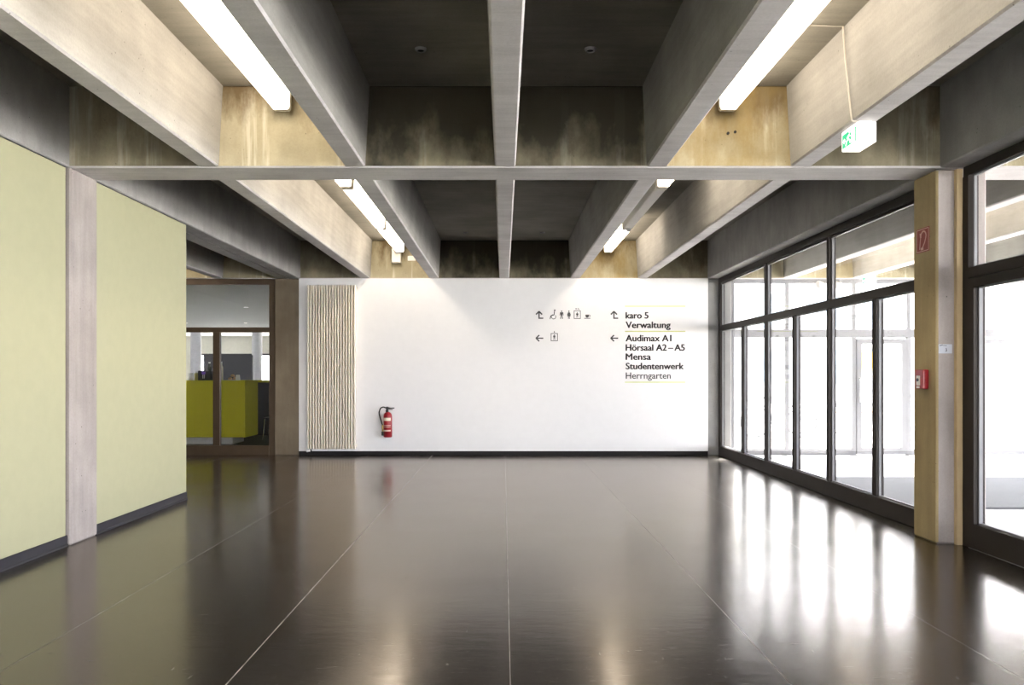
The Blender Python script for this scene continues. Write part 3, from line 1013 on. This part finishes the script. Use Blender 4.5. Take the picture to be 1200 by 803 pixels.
t = thing('fire_alarm_button', 'red fire alarm call point box on the ochre column', 'fire alarm', (CX, 6.525, 1.24))
obj('housing', B(CX - .05, CX, 6.44, 6.57, 1.235, 1.395, bev=.010, seg=2), 'red', t)
fp = obj('glass_window', B(CX - .054, CX - .049, 6.485, 6.54, 1.265, 1.345, bev=.002), 'print_white', t)
obj('button', tube(bmesh.new(), [(CX - .053, 6.513, 1.31), (CX - .062, 6.513, 1.31)], .013, 14), 'ink', fp)
obj('plate', B(CX - .053, CX - .049, 6.495, 6.54, 1.242, 1.258), 'print_white', t)
t = thing('paper_note', 'small pale printed note taped to the grey side of the column', 'note', (3.522, 6.33, 1.52))
obj('sheet', B(3.470, 3.578, 6.328, 6.3295, 1.522, 1.595), 'paper', t)
bm = bmesh.new()
fnp = lambda u, v, dd: (u, 6.328 - dd, v)
stroke(bm, [(3.478, 1.583), (3.502, 1.588)], .006, fnp, .0006)
stroke(bm, [(3.505, 1.585), (3.535, 1.583)], .004, fnp, .0006)
stroke(bm, [(3.530, 1.565), (3.534, 1.540), (3.524, 1.540)], .006, fnp, .0006)
obj('print', bm, 'ink', t)

# ------------------------------------------------------------------ vestibule mat
t = thing('entrance_mat', 'grey ribbed entrance mat across the vestibule floor', 'mat', (7.2, 9.2, 0))
obj('base', B(3.76, 10.8, 8.0, 10.4, 0.0, .012), 'mat', t)
bm = bmesh.new()
for k in range(48):
    y = 8.03 + k * .05
    box(bm, 3.78, 10.78, y, y + .022, .012, .020)
rb = obj('ribs', bm, 'mat_rib', t)
rb['kind'] = 'stuff'

# ------------------------------------------------------------------ cafe beyond the partition
CYE = 32.0
struct(obj('floor', B(-16, 3.45, 13.84, CYE, -0.3, 0.0), 'cafe_floor'), 'grey cafe floor behind the partition')
ceil2 = struct(obj('ceiling', B(-16, 3.45, 13.84, CYE, 2.95, 3.2), 'cafe_ceiling'), 'pale flat cafe ceiling with downlights')
struct(obj('wall_cafe_side', B(3.45, 3.65, 13.86, CYE, 0, 3.2), 'cafe_wall'))
struct(obj('wall_cafe_left', B(-16.2, -16.0, 13.84, CYE + .2, 0, 3.2), 'cafe_wall'))
bm = bmesh.new()
box(bm, -16, 3.45, CYE, CYE + .2, 2.25, 3.2)
box(bm, -16, 3.45, CYE, CYE + .2, 0, .35)
for x in (-16, -12.9, -7.4, -4.2, -1.0, 2.0):
    box(bm, x, x + (.5 if x != -12.9 else .3), CYE, CYE + .2, .35, 2.25)
struct(obj('wall_cafe_back', bm, 'cafe_wall'), 'far cafe wall with window band')
w5 = struct(obj('window_5', B(-15.5, 3.45, CYE + .05, CYE + .12, 2.17, 2.25), 'board'), 'far cafe window band')
for a, b in ((-15.5, -12.9), (-12.6, -7.4), (-6.9, -4.2), (-3.7, -1.0), (-.5, 2.0)):
    pane(w5, a, b, CYE + .05, CYE + .11, .35, 2.17, 'y', spacer=False)
for x in (-4.2, -6.0, -7.8, -9.6, -11.4):
    for y in (18.5, 24.0):
        l = obj('downlight', lathe(bmesh.new(), [(.055, 2.95), (.065, 2.944), (.075, 2.95)], x, y, 18), 'white_metal', ceil2)
        obj('lens', lathe(bmesh.new(), [(0, 2.945), (.055, 2.946), (.055, 2.95)], x, y, 18), 'downlight', l)
for x, y, lab in ((-10.85, 28, 'white round cafe column behind the black dispenser'), (-8.85, 28.5, 'white round cafe column beside the charcoal board')):
    t = thing('round_column', lab, 'column', (x, y, 0), 'round white columns in the cafe')
    obj('shaft', lathe(bmesh.new(), [(0, 0), (.18, 0), (.18, 2.90), (0, 2.90)], x, y, 24), 'white_col', t, smooth=False)
    obj('collar', lathe(bmesh.new(), [(.20, 2.90), (.20, 2.95), (0, 2.95), (0, 2.90), (.20, 2.90)], x, y, 24), 'white_col', t)
# counter
t = thing('cafe_counter', 'olive yellow box shaped cafe counter on a pale recessed plinth', 'counter', (-7.0, 16.0, 0))
obj('body', B(-9.6, -5.08, 15.6, 16.42, .135, 1.235, bev=.006), 'counter', t)
obj('worktop', B(-9.605, -5.075, 15.595, 16.425, 1.235, 1.256, bev=.004), 'counter', t)
obj('plinth', B(-9.5, -5.35, 15.68, 16.35, 0, .135), 'kick', t)
# charcoal board
t = thing('partition_board', 'charcoal freestanding board behind the cafe counter', 'board', (-6.9, 20.0, 0))
obj('panel', B(-7.55, -6.32, 19.97, 20.03, .25, 1.87, bev=.006), 'board', t)
for x in (-7.45, -6.42):
    obj('foot', B(x - .03, x + .03, 19.75, 20.25, 0, .04), 'board', t)
    obj('post', B(x - .02, x + .02, 19.98, 20.02, .04, .25), 'board', t)
# things on the counter
ZC = 1.256
def on(px, y): return (px - 590) * y / 930
t = thing('coffee_dispenser', 'black dispenser with violet emblem on the cafe counter', 'dispenser', (-5.94, 15.85, ZC))
obj('body', B(-6.06, -5.80, 15.73, 15.98, ZC, ZC + .195, bev=.01), 'rubber', t)
bm = bmesh.new()
fnd = lambda u, v, dd: (u, 15.73 - dd, v)
prism(bm, [(-5.985, ZC + .175), (-5.905, ZC + .175), (-5.905, ZC + .135), (-5.925, ZC + .115), (-5.965, ZC + .115), (-5.985, ZC + .135)], fnd, 0, .002)
obj('emblem', bm, 'violet', t)
bm = bmesh.new()
prism(bm, [(-5.965, ZC + .112), (-5.952, ZC + .112), (-5.952, ZC + .04), (-5.965, ZC + .04)], fnd, 0, .002)
prism(bm, [(-5.938, ZC + .112), (-5.925, ZC + .112), (-5.925, ZC + .04), (-5.938, ZC + .04)], fnd, 0, .002)
obj('print', bm, 'print_white', t)
def bottle(x, y, h, r, mat, name, label):
    t = thing(name, label, 'bottle', (x, y, ZC))
    obj('body', lathe(bmesh.new(), [(0, ZC), (r, ZC), (r, ZC + h * .68), (r * .42, ZC + h * .82), (r * .38, ZC + h * .94), (0, ZC + h * .94)], x, y, 16), mat, t, smooth=True)
    obj('cap', lathe(bmesh.new(), [(r * .45, ZC + h * .93), (r * .45, ZC + h), (0, ZC + h)], x, y, 12), 'white_metal', t)
for x, h, r, m, lab in ((-5.985, .37, .045, 'bottle_glass', 'dark bottle behind the dispenser with violet emblem'), (-5.885, .36, .03, 'porcelain', 'slim white bottle behind the dispenser'),
                        (-5.80, .38, .035, 'bottle_glass', 'tall dark bottle beside the slim white bottle'), (-5.735, .38, .03, 'print_cream', 'tall cream bottle next to the bronze mullion')):
    bottle(x, 16.15, h, r, m, 'bottle', lab)
def jar(x, y, h, r, mat, label):
    t = thing('jar', label, 'jar', (x, y, ZC))
    obj('body', lathe(bmesh.new(), [(0, ZC), (r, ZC), (r, ZC + h * .8), (r * .85, ZC + h * .86), (0, ZC + h * .86)], x, y, 16), mat, t, smooth=True)
    obj('lid', lathe(bmesh.new(), [(r * .9, ZC + h * .86), (r * .9, ZC + h), (0, ZC + h)], x, y, 16), 'white_metal', t)
jar(-6.12, 15.85, .17, .05, 'jar', 'yellow jar beside the black dispenser on the counter')
jar(-6.24, 15.85, .15, .045, 'porcelain', 'white jar beside the yellow jar on the counter')
jar(-5.745, 15.85, .20, .035, 'red', 'red jar on the counter next to the dispenser')
t = thing('serving_plate', 'white plate of rolls on the cafe counter', 'plate', (-5.42, 15.9, ZC))
obj('dish', lathe(bmesh.new(), [(0, ZC), (.06, ZC), (.115, ZC + .008), (.115, ZC + .012), (0, ZC + .012)], -5.42, 15.9, 20), 'porcelain', t)
for k, (dx, dz, s, lab) in enumerate(((-.055, .0125, .045, 'smaller brown bread roll lying flat on the white counter plate'), (.045, .0125, .05, 'larger brown bread roll lying flat on the white counter plate'), (-.005, .070, .045, 'brown bread roll on top of two others on the counter plate'))):
    cx, cz = -5.42 + dx, ZC + dz
    r = tag(obj('bread_roll', lathe(bmesh.new(), [(0, cz), (s * .8, cz + s * .1), (s, cz + s * .45), (s * .75, cz + s * .9), (s * .3, cz + s * 1.15), (0, cz + s * 1.2)], cx, 15.9, 14), 'pastry', smooth=True),
            lab, 'bread roll', 'rolls on the counter plate')
t = thing('napkin_stand', 'small white folded card beside the plate of rolls', 'card', (-5.30, 15.85, ZC))
bm = bmesh.new()
prism(bm, [(15.81, ZC), (15.825, ZC), (15.85, ZC + .095), (15.875, ZC), (15.89, ZC), (15.855, ZC + .11), (15.845, ZC + .11)], lambda u, v, dd: (dd, u, v), -5.34, -5.27)
obj('card', bm, 'porcelain', t)
t = thing('back_counter', 'low charcoal back counter with olive top behind the cafe chair', 'counter', (-4.6, 18.2, 0))
obj('body', B(-6.2, -3.5, 17.95, 18.5, 0, 1.20, bev=.006), 'board', t)
obj('worktop', B(-6.25, -3.45, 17.88, 18.55, 1.20, 1.25, bev=.004), 'counter', t)
# chair beside the counter
t = thing('cafe_chair', 'dark cafe chair with chrome legs beside the olive counter', 'chair', (-4.85, 16.9, 0))
cx, cyy = -4.85, 16.9
obj('seat', B(cx - .21, cx + .21, cyy - .2, cyy + .2, .44, .47, bev=.012, seg=2), 'board', t)
bm = bmesh.new()
prism(bm, [(-.2, .62), (.2, .62), (.21, .70), (.18, .84), (-.18, .84), (-.21, .70)], lambda u, v, dd: (cx + u, cyy + dd + (v - .6) * .12, v), .19, .21)
obj('backrest', bm, 'board', t)
for sx in (-1, 1):
    obj('leg', tube(bmesh.new(), [(cx + sx * .18, cyy - .17, .445), (cx + sx * .21, cyy - .21, 0)], .012, 8), 'chrome', t)
    obj('leg', tube(bmesh.new(), [(cx + sx * .17, cyy + .225, .72), (cx + sx * .18, cyy + .18, .445), (cx + sx * .21, cyy + .22, 0)], .012, 8), 'chrome', t)

# ------------------------------------------------------------------ outside, beyond the vestibule front
struct(obj('ground', B(-60, 90, CYE + .25, 110, -0.3, -0.02), 'paving'))
struct(obj('ground', B(3.66, 90, 13.85, CYE + .25, -0.3, -0.02), 'paving'), 'pale paved ground outside')
struct(obj('ground', B(11.4, 90, -40, 13.85, -0.3, -0.02), 'paving'))
struct(obj('ground', B(-60, 11.4, -40, -8.0, -0.3, -0.02), 'paving'))
def far_building(x0, x1, y0, y1, h, rows, cols, label):
    t = thing('office_building', label, 'building', ((x0 + x1) / 2, (y0 + y1) / 2, -.02))
    obj('wall', B(x0, x1, y0, y1, -.02, h), 'facade', t)
    obj('roof', B(x0 - .3, x1 + .3, y0 - .3, y1 + .3, h, h + .35), 'facade', t)
    dx = (x1 - x0) / cols
    dz = (h - 1.0) / rows
    first = None
    for r in range(rows):
        for c in range(cols):
            x = x0 + dx * (c + .5); z = .9 + dz * r
            if first is None:
                first = obj('window', B(x - dx * .33, x + dx * .33, y0 - .05, y0, z, z + dz * .62), 'facade_glass', t)
            else:
                clone(first, (x, y0 - .025, z))
far_building(2, 40, 48, 60, 11, 3, 12, 'pale office block with window rows beyond the vestibule')
t = thing('yellow_board', 'yellow notice board standing outside the vestibule doors', 'board', (10.4, 23, -.02))
obj('board', B(9.95, 10.85, 22.97, 23.03, 1.55, 2.05, bev=.01), 'yellow', t)
for x in (10.1, 10.7):
    obj('post', B(x - .03, x + .03, 22.98, 23.02, -.02, 1.55), 'alu', t)
t = thing('bench', 'wooden bench on the paving outside the vestibule', 'bench', (9.0, 20.0, -.02))
for k in range(4):
    obj('slat', B(8.0, 10.0, 19.8 + k * .11, 19.89 + k * .11, .42, .46), 'wood', t)
for x in (8.3, 9.7):
    obj('leg', B(x - .04, x + .04, 19.82, 20.2, -.02, .42), 'alu', t)
def bicycle(x, y, label):
    t = thing('bicycle', label, 'bicycle', (x, y, -.02), 'parked bicycles outside')
    for s in (-.52, .52):
        c = [(x + s + .33 * math.cos(a * math.pi / 10), y, .33 - .005 + .33 * math.sin(a * math.pi / 10)) for a in range(20)]
        w = obj('wheel', tube(bmesh.new(), c, .02, 6, closed=True), 'rubber', t)
    bm = bmesh.new()
    for a, b in (((-.52, .33), (-.12, .30)), ((-.12, .30), (-.25, .82)), ((-.25, .82), (-.52, .33)), ((-.12, .30), (.36, .75)), ((-.22, .74), (.34, .82)), ((.52, .33), (.33, .95))):
        tube(bm, [(x + a[0], y, a[1]), (x + b[0], y, b[1])], .016, 6)
    obj('frame', bm, 'bike', t)
    obj('saddle', B(x - .38, x - .14, y - .06, y + .06, .84, .89, bev=.015), 'rubber', t)
    obj('handlebar', tube(bmesh.new(), [(x + .25, y - .26, .98), (x + .33, y - .1, .97), (x + .33, y + .1, .97), (x + .25, y + .26, .98)], .013, 6), 'chrome', t)
bicycle(6.1, 17.6, 'dark bicycle parked outside behind the outer glass front')
bicycle(7.4, 18.6, 'dark bicycle parked outside nearer the wooden bench')
